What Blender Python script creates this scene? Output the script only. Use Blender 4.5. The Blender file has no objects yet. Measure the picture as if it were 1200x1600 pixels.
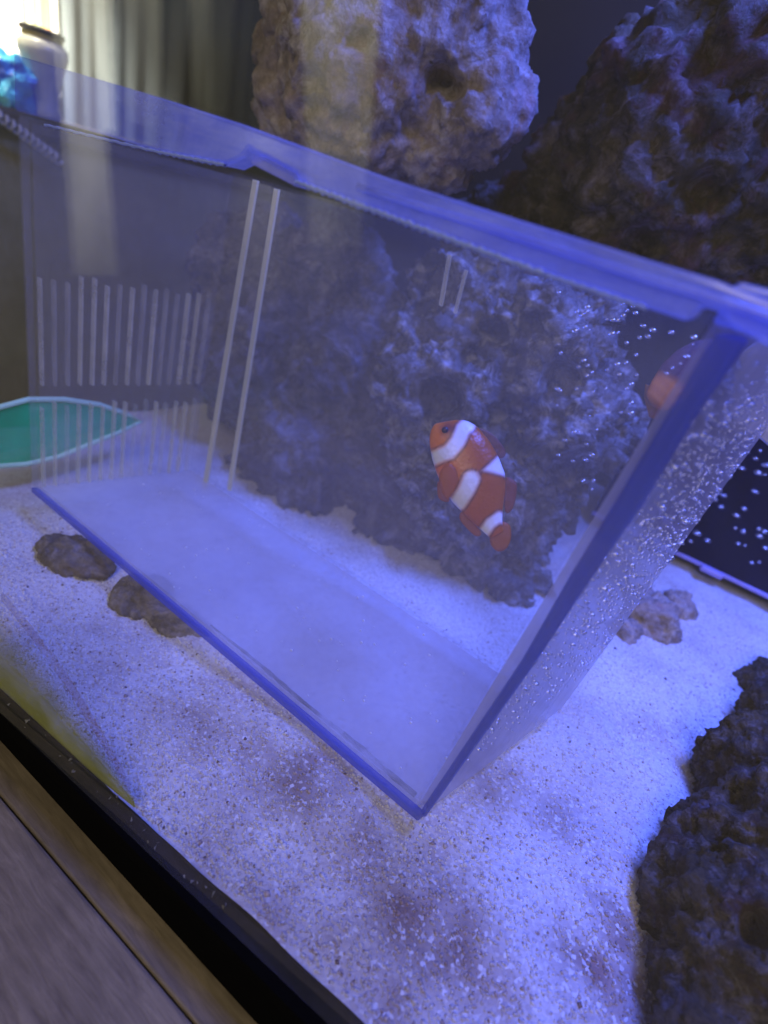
import bpy, bmesh, math, random
import numpy as np
from mathutils import Vector, Matrix, noise
random.seed(7); rng = np.random.default_rng(7)
S = bpy.context.scene
C = S.collection

# ------------------------------------------------------------ camera
RC = np.array([[0.78548016, 0.5724233, 0.23527108],
               [0.45251235, -0.27186559, -0.84930658],
               [-0.42220076, 0.77357654, -0.47257364]])      # rows: right, down, forward
CP = np.array([0.2167, -0.0949, 0.1357]); FPX = 850.0
cam = bpy.data.cameras.new('camera'); co = bpy.data.objects.new('camera', cam); C.objects.link(co)
r, dn, fw = RC
co.matrix_world = Matrix(((r[0], -dn[0], -fw[0], CP[0]), (r[1], -dn[1], -fw[1], CP[1]),
                          (r[2], -dn[2], -fw[2], CP[2]), (0, 0, 0, 1)))
cam.sensor_fit = 'VERTICAL'; cam.sensor_height = 24; cam.lens = 24 * FPX / 1600
cam.clip_start = 0.005; cam.clip_end = 20
cam.dof.use_dof = True; cam.dof.focus_distance = 0.155; cam.dof.aperture_fstop = 6.5
S.camera = co

# ------------------------------------------------------------ world, lamps, exposure
W = bpy.data.worlds.new('World'); S.world = W; W.use_nodes = True
W.node_tree.nodes['Background'].inputs[0].default_value = (0.62, 0.60, 0.55, 1)
W.node_tree.nodes['Background'].inputs[1].default_value = 0.07
S.view_settings.view_transform = 'Standard'; S.view_settings.look = 'None'
S.view_settings.exposure = 0; S.view_settings.gamma = 1
S.render.engine = 'CYCLES'
S.cycles.max_bounces = 6; S.cycles.diffuse_bounces = 3; S.cycles.glossy_bounces = 3; S.cycles.transparent_max_bounces = 28
S.cycles.use_adaptive_sampling = True; S.cycles.adaptive_threshold = 0.02
S.cycles.use_denoising = True
S.cycles.sample_clamp_indirect = 3

def area(name, loc, target, sx, sy, power, col, spread=180):
    l = bpy.data.lights.new(name, 'AREA'); l.shape = 'RECTANGLE'; l.size = sx; l.size_y = sy
    l.energy = power; l.color = col; l.spread = math.radians(spread)
    o = bpy.data.objects.new(name, l); C.objects.link(o); o.location = loc
    d = Vector(target) - Vector(loc); o.rotation_euler = d.to_track_quat('-Z', 'Y').to_euler()
    return o
area('aquarium_led_light', (0.29, 0.13, 0.50), (0.22, 0.08, 0), 0.30, 0.06, 4.5, (0.085, 0.148, 1.0), 150)
area('room_lamp', (0.38, -0.72, 0.68), (0.0, 0.1, 0.05), 0.5, 0.5, 3.6, (1.0, 0.86, 0.66))
area('window_daylight', (-0.40, 0.05, 0.55), (-0.62, 0.12, 0.16), 0.12, 0.12, 26, (1.0, 0.95, 0.80), 75)

# ------------------------------------------------------------ helpers
def ray(u, v): return RC.T @ np.array([(u - 600) / FPX, (v - 800) / FPX, 1.0])
def hit(u, v, n, p):
    n = np.array(n, float); d = ray(u, v); return CP + d * (n @ (np.array(p, float) - CP) / (n @ d))
def atx(u, v, x): return hit(u, v, (1, 0, 0), (x, 0, 0))
def aty(u, v, y): return hit(u, v, (0, 1, 0), (0, y, 0))
def atz(u, v, z): return hit(u, v, (0, 0, 1), (0, 0, z))
def pxsize(p): return float(RC[2] @ (np.array(p) - CP)) / FPX       # metres for one photo pixel there

def tag(o, label=None, cat=None, group=None, kind=None):
    if label: o['label'] = label
    if cat: o['category'] = cat
    if group: o['group'] = group
    if kind: o['kind'] = kind
    return o
def empty(name, loc, label, cat, group=None):
    o = bpy.data.objects.new(name, None); C.objects.link(o); o.location = loc; o.empty_display_size = .01
    return tag(o, label, cat, group)
def link(name, me, mat, parent=None, smooth=False):
    o = bpy.data.objects.new(name, me); C.objects.link(o)
    if mat: me.materials.append(mat)
    if smooth: me.polygons.foreach_set('use_smooth', [True] * len(me.polygons))
    if parent:
        o.parent = parent; o.matrix_parent_inverse = Matrix.Translation(-parent.location) if parent.type == 'EMPTY' else Matrix()
    return o
def mesh(name, v, f, mat, parent=None, smooth=False):
    me = bpy.data.meshes.new(name); me.from_pydata([tuple(map(float, p)) for p in v], [], f); me.update()
    bm = bmesh.new(); bm.from_mesh(me); bmesh.ops.recalc_face_normals(bm, faces=bm.faces); bm.to_mesh(me); bm.free()
    return link(name, me, mat, parent, smooth)
def bevel(o, w, seg=2):
    m = o.modifiers.new('bevel', 'BEVEL'); m.width = w; m.segments = seg; return o
def hexa(p):      # 8 corners: bottom loop 0-3, top loop 4-7
    return p, [(0, 1, 2, 3), (7, 6, 5, 4), (0, 4, 5, 1), (1, 5, 6, 2), (2, 6, 7, 3), (3, 7, 4, 0)]
def prism(name, pts, vec, mat, parent=None, bw=0):
    n = len(pts); vec = np.array(vec)
    v = [np.array(p) for p in pts] + [np.array(p) + vec for p in pts]
    f = [tuple(range(n)), tuple(range(2 * n - 1, n - 1, -1))] + [(i, (i + 1) % n, n + (i + 1) % n, n + i) for i in range(n)]
    o = mesh(name, v, f, mat, parent)
    if bw: bevel(o, bw)
    return o
def boxw(name, lo, hi, mat, parent=None, bw=0):
    (a, b, c), (d, e, g) = lo, hi
    o = mesh(name, *hexa([(a, b, c), (d, b, c), (d, e, c), (a, e, c), (a, b, g), (d, b, g), (d, e, g), (a, e, g)]), mat, parent)
    if bw: bevel(o, bw)
    return o
def tube(name, pts, rad, mat, parent=None, sides=10, closed=False):
    pts = [Vector(p) for p in pts]; n = len(pts); v = []; f = []
    rads = rad if hasattr(rad, '__len__') else [rad] * n
    up = Vector((0.13, 0.2, 1))
    for i, p in enumerate(pts):
        a = pts[(i - 1) % n] if (closed or i > 0) else p; b = pts[(i + 1) % n] if (closed or i < n - 1) else p
        t = (b - a).normalized(); x = t.cross(up).normalized(); y = t.cross(x)
        for k in range(sides):
            an = 2 * math.pi * k / sides; v.append(p + (x * math.cos(an) + y * math.sin(an)) * rads[i])
    for i in range(n if closed else n - 1):
        j = (i + 1) % n
        for k in range(sides): f.append((i * sides + k, i * sides + (k + 1) % sides, j * sides + (k + 1) % sides, j * sides + k))
    if not closed: f += [tuple(range(sides)), tuple(range((n - 1) * sides, n * sides))]
    return mesh(name, v, f, mat, parent, True)
def lathe(name, prof, base, mat, parent=None, sides=40):
    v = []; f = []
    for rr, z in prof:
        for k in range(sides):
            a = 2 * math.pi * k / sides; v.append((base[0] + rr * math.cos(a), base[1] + rr * math.sin(a), base[2] + z))
    for i in range(len(prof) - 1):
        for k in range(sides): f.append((i * sides + k, i * sides + (k + 1) % sides, (i + 1) * sides + (k + 1) % sides, (i + 1) * sides + k))
    f += [tuple(range(sides)), tuple(range((len(prof) - 1) * sides, len(prof) * sides))]
    return mesh(name, v, f, mat, parent, True)

# ------------------------------------------------------------ materials
class N:
    def __init__(s, name):
        s.m = bpy.data.materials.new(name); s.m.use_nodes = True; s.t = s.m.node_tree; s.t.nodes.clear()
        s.out = s.new('ShaderNodeOutputMaterial')
    def new(s, ty, **k):
        n = s.t.nodes.new(ty)
        for a, b in k.items(): setattr(n, a, b)
        return n
    def L(s, a, b): s.t.links.new(a, b)
    def coord(s, scale=1, kind='Object'):
        tc = s.new('ShaderNodeTexCoord'); mp = s.new('ShaderNodeMapping')
        mp.inputs['Scale'].default_value = (scale,) * 3 if not hasattr(scale, '__len__') else scale
        s.L(tc.outputs[kind], mp.inputs[0]); return mp.outputs[0]
    def noise(s, vec, sc, det=6, rough=.6, dist=0):
        n = s.new('ShaderNodeTexNoise'); n.inputs['Scale'].default_value = sc; n.inputs['Detail'].default_value = det
        n.inputs['Roughness'].default_value = rough; n.inputs['Distortion'].default_value = dist; s.L(vec, n.inputs['Vector']); return n.outputs['Fac']
    def vor(s, vec, sc, feat='F1', out='Distance'):
        n = s.new('ShaderNodeTexVoronoi'); n.feature = feat; n.inputs['Scale'].default_value = sc; s.L(vec, n.inputs['Vector']); return n.outputs[out]
    def ramp(s, fac, stops):
        n = s.new('ShaderNodeValToRGB'); e = n.color_ramp.elements
        while len(e) < len(stops): e.new(.5)
        for el, (p, c) in zip(e, stops):
            el.position = p; el.color = (*c, 1) if hasattr(c, '__len__') else (c, c, c, 1)
        s.L(fac, n.inputs[0]); return n.outputs[0]
    def mix(s, fac, a, b, mode='MIX'):
        n = s.new('ShaderNodeMix', data_type='RGBA', blend_type=mode)
        for i, x in ((0, fac), (6, a), (7, b)):
            if hasattr(x, 'is_linked'): s.L(x, n.inputs[i])
            elif i == 0: n.inputs[0].default_value = x
            else: n.inputs[i].default_value = (*x, 1)
        return n.outputs[2]
    def math(s, op, a, b=0):
        n = s.new('ShaderNodeMath', operation=op)
        for i, x in ((0, a), (1, b)):
            if hasattr(x, 'is_linked'): s.L(x, n.inputs[i])
            else: n.inputs[i].default_value = x
        return n.outputs[0]
    def bump(s, h, strength, dist):
        n = s.new('ShaderNodeBump'); n.inputs['Strength'].default_value = strength; n.inputs['Distance'].default_value = dist
        s.L(h, n.inputs['Height']); return n.outputs[0]
    def pbr(s, col, rough=.7, nrm=None, **k):
        b = s.new('ShaderNodeBsdfPrincipled')
        if hasattr(col, 'is_linked'): s.L(col, b.inputs['Base Color'])
        else: b.inputs['Base Color'].default_value = (*col, 1)
        if hasattr(rough, 'is_linked'): s.L(rough, b.inputs['Roughness'])
        else: b.inputs['Roughness'].default_value = rough
        if nrm is not None: s.L(nrm, b.inputs['Normal'])
        for a, v in k.items(): b.inputs[a].default_value = v
        return b.outputs[0]
    def shmix(s, fac, a, b):
        n = s.new('ShaderNodeMixShader')
        if hasattr(fac, 'is_linked'): s.L(fac, n.inputs[0])
        else: n.inputs[0].default_value = fac
        s.L(a, n.inputs[1]); s.L(b, n.inputs[2]); return n.outputs[0]
    def add(s, a, b):
        n = s.new('ShaderNodeAddShader'); s.L(a, n.inputs[0]); s.L(b, n.inputs[1]); return n.outputs[0]
    def sh(s, ty, col, rough=None):
        n = s.new(ty)
        if hasattr(col, 'is_linked'): s.L(col, n.inputs[0])
        else: n.inputs[0].default_value = (*col, 1)
        if rough is not None: n.inputs['Roughness'].default_value = rough
        return n.outputs[0]
    def schlick(s, f0, k=.96):
        lw = s.new('ShaderNodeLayerWeight'); lw.inputs[0].default_value = .5
        return s.math('ADD', s.math('MULTIPLY', s.math('POWER', lw.outputs['Facing'], 5), k), f0)
    def done(s, shader): s.L(shader, s.out.inputs[0]); return s.m

def plain(name, col, rough=.6, var=.25, sc=60, **k):
    n = N(name); v = n.coord(1)
    a = n.noise(v, sc, 5)
    c = n.mix(a, tuple(x * (1 - var) for x in col), tuple(min(1, x * (1 + var)) for x in col))
    return n.done(n.pbr(c, rough, n.bump(a, .15, .0005), **k))
def acrylic(name, col, frac, tint=(1, 1, 1), var=.35, sc=40, gloss=.04, streak=None):
    """clear sheet with a fine film of dirt: see-through, the film catches light from both sides"""
    n = N(name); v = n.coord(streak or 1)
    a = n.noise(v, sc, 6, .65)
    f = n.math('MULTIPLY', n.ramp(a, [(.3, 1 - var), (.7, 1.0)]), frac)
    d = n.shmix(.5, n.sh('ShaderNodeBsdfDiffuse', col), n.sh('ShaderNodeBsdfTranslucent', col))
    s = n.shmix(f, n.sh('ShaderNodeBsdfTransparent', tint), d)
    g = n.schlick(gloss * .5, .4)
    return n.done(n.shmix(g, s, n.sh('ShaderNodeBsdfGlossy', (1, 1, 1), .12)))

def rock_mat(name, dark, mid, pale, tint, amount=.5, scale=1):
    n = N(name); v = n.coord(1)
    big = n.noise(v, 26 * scale, 7, .65, .5)
    med = n.noise(v, 90 * scale, 8, .7, .3)
    fine = n.noise(v, 420 * scale, 6, .7)
    pit = n.vor(v, 190 * scale)
    c = n.mix(n.ramp(med, [(.35, 0), (.62, 1)]), dark, mid)
    c = n.mix(n.ramp(big, [(.52, 0), (.62, 1)]), c, tint)
    sp = n.math('MULTIPLY', n.ramp(n.noise(v, 60 * scale, 9, .75, .8), [(.5, 0), (.64, 1)]), amount)
    c = n.mix(sp, c, pale)
    c = n.mix(n.ramp(fine, [(.3, .55), (.7, 0)]), c, tuple(x * .45 for x in dark))
    h = n.math('ADD', n.math('MULTIPLY', fine, .5), n.math('ADD', med, n.math('MULTIPLY', n.ramp(pit, [(0, 0), (.35, 1)]), .5)))
    return n.done(n.pbr(c, .9, n.bump(h, .8, .0025)))

def sand_mat():
    n = N('sand_material'); v = n.coord(1)
    big = n.noise(v, 21, 7, .6, .4); pat = n.noise(v, 40, 8, .65, .6); gr = n.noise(v, 900, 3, .6); gr2 = n.vor(v, 1100, out='Color')
    sep = n.new('ShaderNodeSeparateColor'); n.L(gr2, sep.inputs[0])
    at = n.new('ShaderNodeAttribute', attribute_name='stain_shade')
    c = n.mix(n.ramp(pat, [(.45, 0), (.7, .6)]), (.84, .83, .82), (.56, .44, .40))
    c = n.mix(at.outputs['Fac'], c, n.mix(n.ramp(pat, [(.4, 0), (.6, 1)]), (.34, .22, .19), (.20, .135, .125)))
    c = n.mix(n.ramp(sep.outputs[0], [(.0, .4), (.4, 0)]), c, (.36, .28, .25))
    c = n.mix(n.ramp(sep.outputs[1], [(.75, 0), (1, .8)]), c, (.92, .92, .92))
    c = n.mix(n.ramp(n.noise(v, 110, 4, .55), [(.72, 0), (.78, .8)]), c, (.09, .06, .05))
    return n.done(n.pbr(c, .85, n.bump(n.math('ADD', gr, sep.outputs[2]), .7, .0008)))
def grain_mat():
    n = N('sand_grain_material'); a = n.new('ShaderNodeAttribute', attribute_name='col')
    return n.done(n.pbr(a.outputs['Color'], .7))
def fish_mat(name, ro=.32):
    n = N(name); a = n.new('ShaderNodeAttribute', attribute_name='col'); v = n.coord(1)
    sc = n.vor(v, 900)
    c = n.mix(n.ramp(n.noise(v, 300, 4), [(.3, .12), (.7, 0)]), a.outputs['Color'], (.12, .03, .03))
    return n.done(n.pbr(c, ro, n.bump(sc, .25, .0003)))
def fin_mat(name, col):
    n = N(name); v = n.coord(1)
    d = n.shmix(.4, n.pbr(col, .5), n.sh('ShaderNodeBsdfTranslucent', col))
    return n.done(n.shmix(.4, d, n.sh('ShaderNodeBsdfTransparent', (1, 1, 1))))
def wood_mat(name, a, b, gs):
    n = N(name); v = n.coord(gs)
    g = n.noise(v, 30, 10, .7, .6); h = n.noise(n.coord(1), 45, 5, .6)
    c = n.mix(n.ramp(g, [(.35, 0), (.65, 1)]), a, b)
    c = n.mix(n.ramp(h, [(.35, .5), (.65, 0)]), c, tuple(x * .6 for x in a))
    return n.done(n.pbr(c, .55, n.bump(g, .3, .0006)))
def glass_mat():
    n = N('tank_glass_material')
    fr = n.schlick(.03, .8)
    v = n.coord(1); sm = n.ramp(n.noise(v, 30, 6, .6), [(.35, .012), (.75, .032)])
    t = n.shmix(sm, n.sh('ShaderNodeBsdfTransparent', (1, 1, 1)), n.sh('ShaderNodeBsdfDiffuse', (.7, .7, .65)))
    return n.done(n.shmix(fr, t, n.sh('ShaderNodeBsdfGlossy', (1, 1, 1), .02)))
def bubble_mat():
    n = N('bubble_material')
    f = n.schlick(.34, .4)
    return n.done(n.shmix(f, n.sh('ShaderNodeBsdfTransparent', (.9, .92, 1)), n.sh('ShaderNodeBsdfGlossy', (1, 1, 1), .22)))
def film_mat(name, ca, cb, frac, sc=60, lo=.35, hi=.65, minf=.15):
    n = N(name); v = n.coord(1); a = n.noise(v, sc, 7, .65)
    c = n.mix(n.ramp(a, [(.35, 0), (.65, 1)]), ca, cb)
    d = n.shmix(.4, n.sh('ShaderNodeBsdfDiffuse', c), n.sh('ShaderNodeBsdfTranslucent', c))
    f = n.math('MULTIPLY', n.ramp(n.noise(v, sc * .6, 5), [(lo, minf), (hi, 1)]), frac)
    return n.done(n.shmix(f, n.sh('ShaderNodeBsdfTransparent', (1, 1, 1)), d))

M_sand = sand_mat(); M_grain = grain_mat(); M_glass = glass_mat(); M_bub = bubble_mat()
M_front = acrylic('clear_acrylic_front', (.80, .82, .90), .080, var=.4, sc=22)
M_back = acrylic('clear_acrylic_back', (.80, .82, .95), .06, var=.5, sc=30)
M_side = acrylic('hazy_acrylic_side', (.74, .72, .86), .58, var=.5, sc=60, streak=(1, 1, .12))
M_floor = acrylic('frosted_acrylic_floor', (.86, .85, .92), .56, var=.5, sc=38)
def rim_mat():
    n = N('blue_edge_acrylic'); v = n.coord((.18, 1, 1)); a = n.noise(v, 210, 7, .7, .4); w = n.noise(n.coord(1), 60, 6, .65, .6)
    c = n.mix(n.ramp(a, [(.35, 0), (.68, 1)]), (.36, .43, .97), (.80, .86, 1.0))
    sx = n.new('ShaderNodeSeparateXYZ'); n.L(n.coord(1), sx.inputs[0]); mr = n.new('ShaderNodeMapRange')
    for i_, q_ in enumerate((.012, .11, .12, .54)): mr.inputs[i_ + 1].default_value = q_       # blue edge glow painted in, its opacity falling off leftwards
    n.L(sx.outputs[0], mr.inputs[0])
    f = n.math('MULTIPLY', n.ramp(w, [(.3, .5), (.65, 1)]), mr.outputs[0])
    d = n.shmix(.5, n.sh('ShaderNodeBsdfDiffuse', c), n.sh('ShaderNodeBsdfTranslucent', c))
    t = n.shmix(f, n.sh('ShaderNodeBsdfTransparent', (.8, .84, 1)), d)
    return n.done(n.shmix(n.schlick(.06, .5), t, n.sh('ShaderNodeBsdfGlossy', (1, 1, 1), .15)))
M_rim = rim_mat()
M_post = acrylic('deep_blue_edge_acrylic', (.13, .18, .72), .68, var=.15, sc=30, gloss=.03)  # LED glow in the acrylic edges painted as blue base colour
M_strip = acrylic('pale_acrylic_strip', (.97, .95, .66), .75, var=.15, sc=50)
M_slat = acrylic('ribbed_acrylic', (.98, .95, .66), .50, var=.7, sc=60)
M_slat2 = acrylic('ribbed_acrylic_faint', (.95, .93, .72), .26, var=.8, sc=90)
M_black = plain('black_plastic', (.0022, .0022, .0026), .85, .3, 200, **{'Specular IOR Level': .04})
M_navy = plain('tank_back_dark', (.010, .012, .022), .6, .3, 14)

# ------------------------------------------------------------ tank: sand, glass, rim, stand
GN = np.array([-.0898, .996, 0]); GP = np.array([.091, -.052, 0]); GX = np.array([.996, .0898, 0])
def yg(x): return GP[1] + (x - GP[0]) * .0902
def sstep(a, b, x):
    t = np.clip((x - a) / (b - a), 0, 1); return t * t * (3 - 2 * t)
def sand_z(x, y):
    z = -.0045 - .0075 * sstep(.17, .03, x) * (1 - .5 * sstep(.0, -.045, y))
    z += .006 * sstep(.12, .28, y)
    z += .0022 * noise.noise(Vector((x * 24, y * 24, 1.3))) + .0012 * noise.noise(Vector((x * 60, y * 60, 5.1)))
    z += .004 * math.exp(-((x - .165) ** 2 + (y + .012) ** 2) / .0004)*0.5
    return z
STAINS_SHADE = [(300, 1130, 70, .5), (170, 1000, 60, .4), (470, 1235, 75, .9), (400, 1190, 50, .6), (560, 1330, 70, .8), (640, 1420, 95, .9), (720, 1500, 90, .85), (520, 1480, 60, .55),
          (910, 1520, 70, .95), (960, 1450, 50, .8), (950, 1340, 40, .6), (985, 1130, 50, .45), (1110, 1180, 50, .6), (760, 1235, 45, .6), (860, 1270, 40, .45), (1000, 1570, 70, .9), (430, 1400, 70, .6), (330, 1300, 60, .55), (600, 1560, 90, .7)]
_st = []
for (u_, v_, r_, k_) in STAINS_SHADE:
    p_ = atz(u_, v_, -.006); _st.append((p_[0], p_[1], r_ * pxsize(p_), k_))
def stain_shade(x, y):
    # detritus and diatom patches, with shade by the box painted in, 0..1
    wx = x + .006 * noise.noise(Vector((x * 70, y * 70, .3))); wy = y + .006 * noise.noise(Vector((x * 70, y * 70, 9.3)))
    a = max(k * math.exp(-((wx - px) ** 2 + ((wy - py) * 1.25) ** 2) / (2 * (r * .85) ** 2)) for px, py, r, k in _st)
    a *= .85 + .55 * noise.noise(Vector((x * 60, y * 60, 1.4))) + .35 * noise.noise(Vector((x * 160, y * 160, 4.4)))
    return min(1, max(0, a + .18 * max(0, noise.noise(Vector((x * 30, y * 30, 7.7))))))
nx, ny = 340, 220
vs = []; fs = []
for j in range(ny + 1):
    for i in range(nx + 1):
        x = -.084 + .544 * i / nx; t = (j / ny) ** 1.25
        y0 = yg(x) + .0007; y = y0 + (.31 - y0) * t
        vs.append((x, y, sand_z(x, y)))
for j in range(ny):
    for i in range(nx):
        a = j * (nx + 1) + i; fs.append((a, a + 1, a + nx + 2, a + nx + 1))
sand = mesh('sand_bed', vs, fs, M_sand, None, True); tag(sand, kind='structure')
_sa = sand.data.attributes.new('stain_shade', 'FLOAT', 'POINT'); _sa.data.foreach_set('value', [stain_shade(v[0], v[1]) for v in vs])

# loose grains lying on the sand
def make_grains():
    n = 70000
    base = np.array([(1, 0, 0), (-1, 0, 0), (0, 1, 0), (0, -1, 0), (0, 0, 1), (0, 0, -1)], float)
    fc = np.array([(0, 2, 4), (2, 1, 4), (1, 3, 4), (3, 0, 4), (2, 0, 5), (1, 2, 5), (3, 1, 5), (0, 3, 5)])
    x = rng.uniform(.0, .40, n * 2); y = -.045 + .26 * rng.random(n * 2) ** 1.6
    ok = y > GP[1] + (x - GP[0]) * .0902 + .0018
    x = x[ok][:n]; y = y[ok][:n]; n = len(x)
    z = np.array([sand_z(a, b) for a, b in zip(x, y)])
    rad = rng.uniform(.00022, .00060, n) * np.where(rng.random(n) < .03, 1.6, 1)
    sc = rng.uniform(.6, 1.2, (n, 1, 3)); an = rng.uniform(0, 6.28, n); ti = rng.uniform(-.8, .8, n)
    P = base[None] * sc * rad[:, None, None]
    ca, sa, ct, st = np.cos(an), np.sin(an), np.cos(ti), np.sin(ti)
    X = P[..., 0] * ct[:, None] - P[..., 2] * st[:, None]; Z = P[..., 0] * st[:, None] + P[..., 2] * ct[:, None]; Y = P[..., 1]
    P = np.stack([X * ca[:, None] - Y * sa[:, None] + x[:, None], X * sa[:, None] + Y * ca[:, None] + y[:, None], Z + z[:, None] + .0001], -1)
    pal = np.array([(.85, .84, .82), (.72, .70, .68), (.6, .52, .47), (.92, .92, .92), (.38, .30, .26), (.14, .10, .09)])
    idx = rng.choice(6, n, p=[.36, .28, .15, .165, .035, .01])
    st = np.array([stain_shade(a, b) for a, b in zip(x, y)])[:, None] * .92
    me = bpy.data.meshes.new('sand_grains')
    V = P.reshape(-1, 3); F = (fc[None] + (np.arange(n) * 6)[:, None, None]).reshape(-1, 3)
    me.vertices.add(len(V)); me.vertices.foreach_set('co', V.ravel())
    me.loops.add(F.size); me.loops.foreach_set('vertex_index', F.ravel().astype(np.int32))
    me.polygons.add(len(F)); me.polygons.foreach_set('loop_start', (np.arange(len(F)) * 3).astype(np.int32))
    me.update(calc_edges=True)
    at = me.color_attributes.new('col', 'FLOAT_COLOR', 'POINT')
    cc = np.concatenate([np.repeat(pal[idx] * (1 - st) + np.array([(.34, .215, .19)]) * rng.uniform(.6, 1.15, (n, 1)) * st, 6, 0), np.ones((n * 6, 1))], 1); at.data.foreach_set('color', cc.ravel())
    o = link('sand_grains', me, M_grain)
    return tag(o, 'loose pale coral sand grains lying on the aquarium bed', 'sand', kind='stuff')
make_grains()

tank = empty('aquarium_tank', (.15, -.05, -.016), 'glass aquarium with black plastic bottom rim and dark back', 'aquarium')
# front pane
A = GP + GX * -.182; B = GP + GX * .36
prism('front_glass', [(A[0], A[1], -.004), (B[0], B[1], -.004), (B[0], B[1], .30), (A[0], A[1], .30)], -GN * .004, M_glass, tank)
boxw('back_wall', (-.10, .312, -.03), (.60, .318, .45), M_navy, tank)
boxw('right_wall', (.47, -.03, -.03), (.476, .31, .45), M_navy, tank)
prism('left_glass', [(-.084, -.07, -.03), (-.084, .31, -.03), (-.084, .31, .26), (-.084, -.07, .26)], (-.004, 0, 0),
      film_mat('algae_side_glass', (.26, .26, .07), (.18, .16, .07), .30, 12, .3, .7, .5), tank)
boxw('led_blocker_board', (-.10, -.075, .300), (.47, .042, .312), M_black, tank, .002)  # unseen board, added to hold the LED light off the wood
# black bottom rim: cross-section between its inner top edge and its outer lower edge
t0, t1 = atz(0, 1080, -.004), atz(560, 1600, -.004); b0, b1 = atz(0, 1158, -.016), atz(400, 1600, -.016)
def ext(p, q, k0, k1): d = q - p; return p + d * k0, p + d * k1
t0, t1 = ext(t0, t1, -1.6, 2.2); b0, b1 = ext(b0, b1, -1.6, 2.2)
m0 = t0 + (b0 - t0) * .72; m1 = t1 + (b1 - t1) * .72; m0[2] = m1[2] = -.0045
rim = mesh('bottom_rim', *hexa([t0 + [0, .012, -.02], b0 + [0, 0, -.004], b1 + [0, 0, -.004], t1 + [0, .012, -.02], t0 + [0, .0004, 0], m0, m1, t1 + [0, .0004, 0]]), M_black, tank)
bevel(rim, .0016, 3)
# algae on the inside of the front pane, over the sand line
def glass_pt(u, v): return hit(u, v, GN, GP + GN * .0006)
top_l = [(-60, 880), (0, 935), (50, 1000), (100, 1072), (150, 1150), (205, 1240)]; bot_l = [(-60, 1030), (0, 1088), (50, 1130), (100, 1172), (150, 1214), (210, 1262)]
vs = []; fs = []; den = []; nI, nJ = 60, 16
for i in range(nI + 1):
    s_ = i / nI * 5; k = min(int(s_), 4); t = s_ - k
    A_, B_ = np.array(top_l[k]) * (1 - t) + np.array(top_l[k + 1]) * t, np.array(bot_l[k]) * (1 - t) + np.array(bot_l[k + 1]) * t
    for j in range(nJ + 1):
        r_ = j / nJ; vs.append(glass_pt(*(A_ + (B_ - A_) * r_))); den.append(float(np.clip(r_ * 1.15, 0, 1)) ** 1.3)
for i in range(nI):
    for j in range(nJ): a_ = i * (nJ + 1) + j; fs.append((a_, a_ + 1, a_ + nJ + 2, a_ + nJ + 1))
na = N('green_algae'); at = na.new('ShaderNodeAttribute', attribute_name='den'); v_ = na.coord(1); nz = na.noise(v_, 90, 7, .65)
ca = na.mix(na.ramp(nz, [(.35, 0), (.65, 1)]), (.62, .62, .03), (.42, .45, .05))
df = na.shmix(.4, na.sh('ShaderNodeBsdfDiffuse', ca), na.sh('ShaderNodeBsdfTranslucent', ca))
fa_ = na.math('MULTIPLY', at.outputs['Fac'], na.ramp(nz, [(.3, .6), (.6, .95)]))
al = mesh('algae_film', vs, fs, na.done(na.shmix(fa_, na.sh('ShaderNodeBsdfTransparent', (1, 1, 1)), df)), tank, True)
da = al.data.attributes.new('den', 'FLOAT', 'POINT'); da.data.foreach_set('value', den)
al.modifiers.new('t', 'SOLIDIFY').thickness = .0003
out = [(0, 936), (40, 985), (100, 1070), (150, 1150), (200, 1236), (204, 1230), (160, 1148), (108, 1062), (46, 978), (2, 926)]
prism('algae_edge', [glass_pt(*p) for p in out], GN * .0004, film_mat('brown_algae', (.42, .20, .18), (.32, .16, .14), .22, 160), tank)
for k in range(26):   # bits of dirt on the rim seam
    s_ = rng.random(); p = t0 + (t1 - t0) * (.42 + .2 * s_)
    q = p + [rng.normal(0, .0006), -.0012 + rng.normal(0, .0006), .0009]
    bits = [q + rng.normal(0, .00028, 3) for _ in range(4)]
    mesh('dirt_speck', bits, [(0, 1, 2), (0, 1, 3), (1, 2, 3), (0, 2, 3)], plain('speck', (.22, .22, .2)) if k == 0 else bpy.data.materials['speck'], tank)

stand = empty('wooden_stand', (.1, -.1, -.017), 'grey brown wooden stand top with worn grain below black rim', 'stand')
d = (b1 - b0) / np.linalg.norm(b1 - b0); nrm = np.array([d[1], -d[0], 0])
gs = math.atan2(d[1], d[0])
Mw = wood_mat('grey_wood', (.17, .135, .088), (.33, .275, .19), (2.5, 22, 5)); Mw2 = wood_mat('brown_wood_edge', (.14, .11, .068), (.26, .21, .14), (2.5, 22, 5))
def strip(name, o0, o1, z0, z1, mat, bw):
    p = [b0 + nrm * o0, b1 + nrm * o0, b1 + nrm * o1, b0 + nrm * o1]
    for q in p: q[2] = z1
    o = prism(name, p, (0, 0, z0 - z1), mat, stand, bw); return o
strip('edge_board', -.004, .0070, -.04, -.0175, Mw2, .0006)
strip('top_board', .0073, .30, -.04, -.0178, Mw, .0008)
strip('under_board', .004, .012, -.045, -.0192, Mw2, 0)

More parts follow.
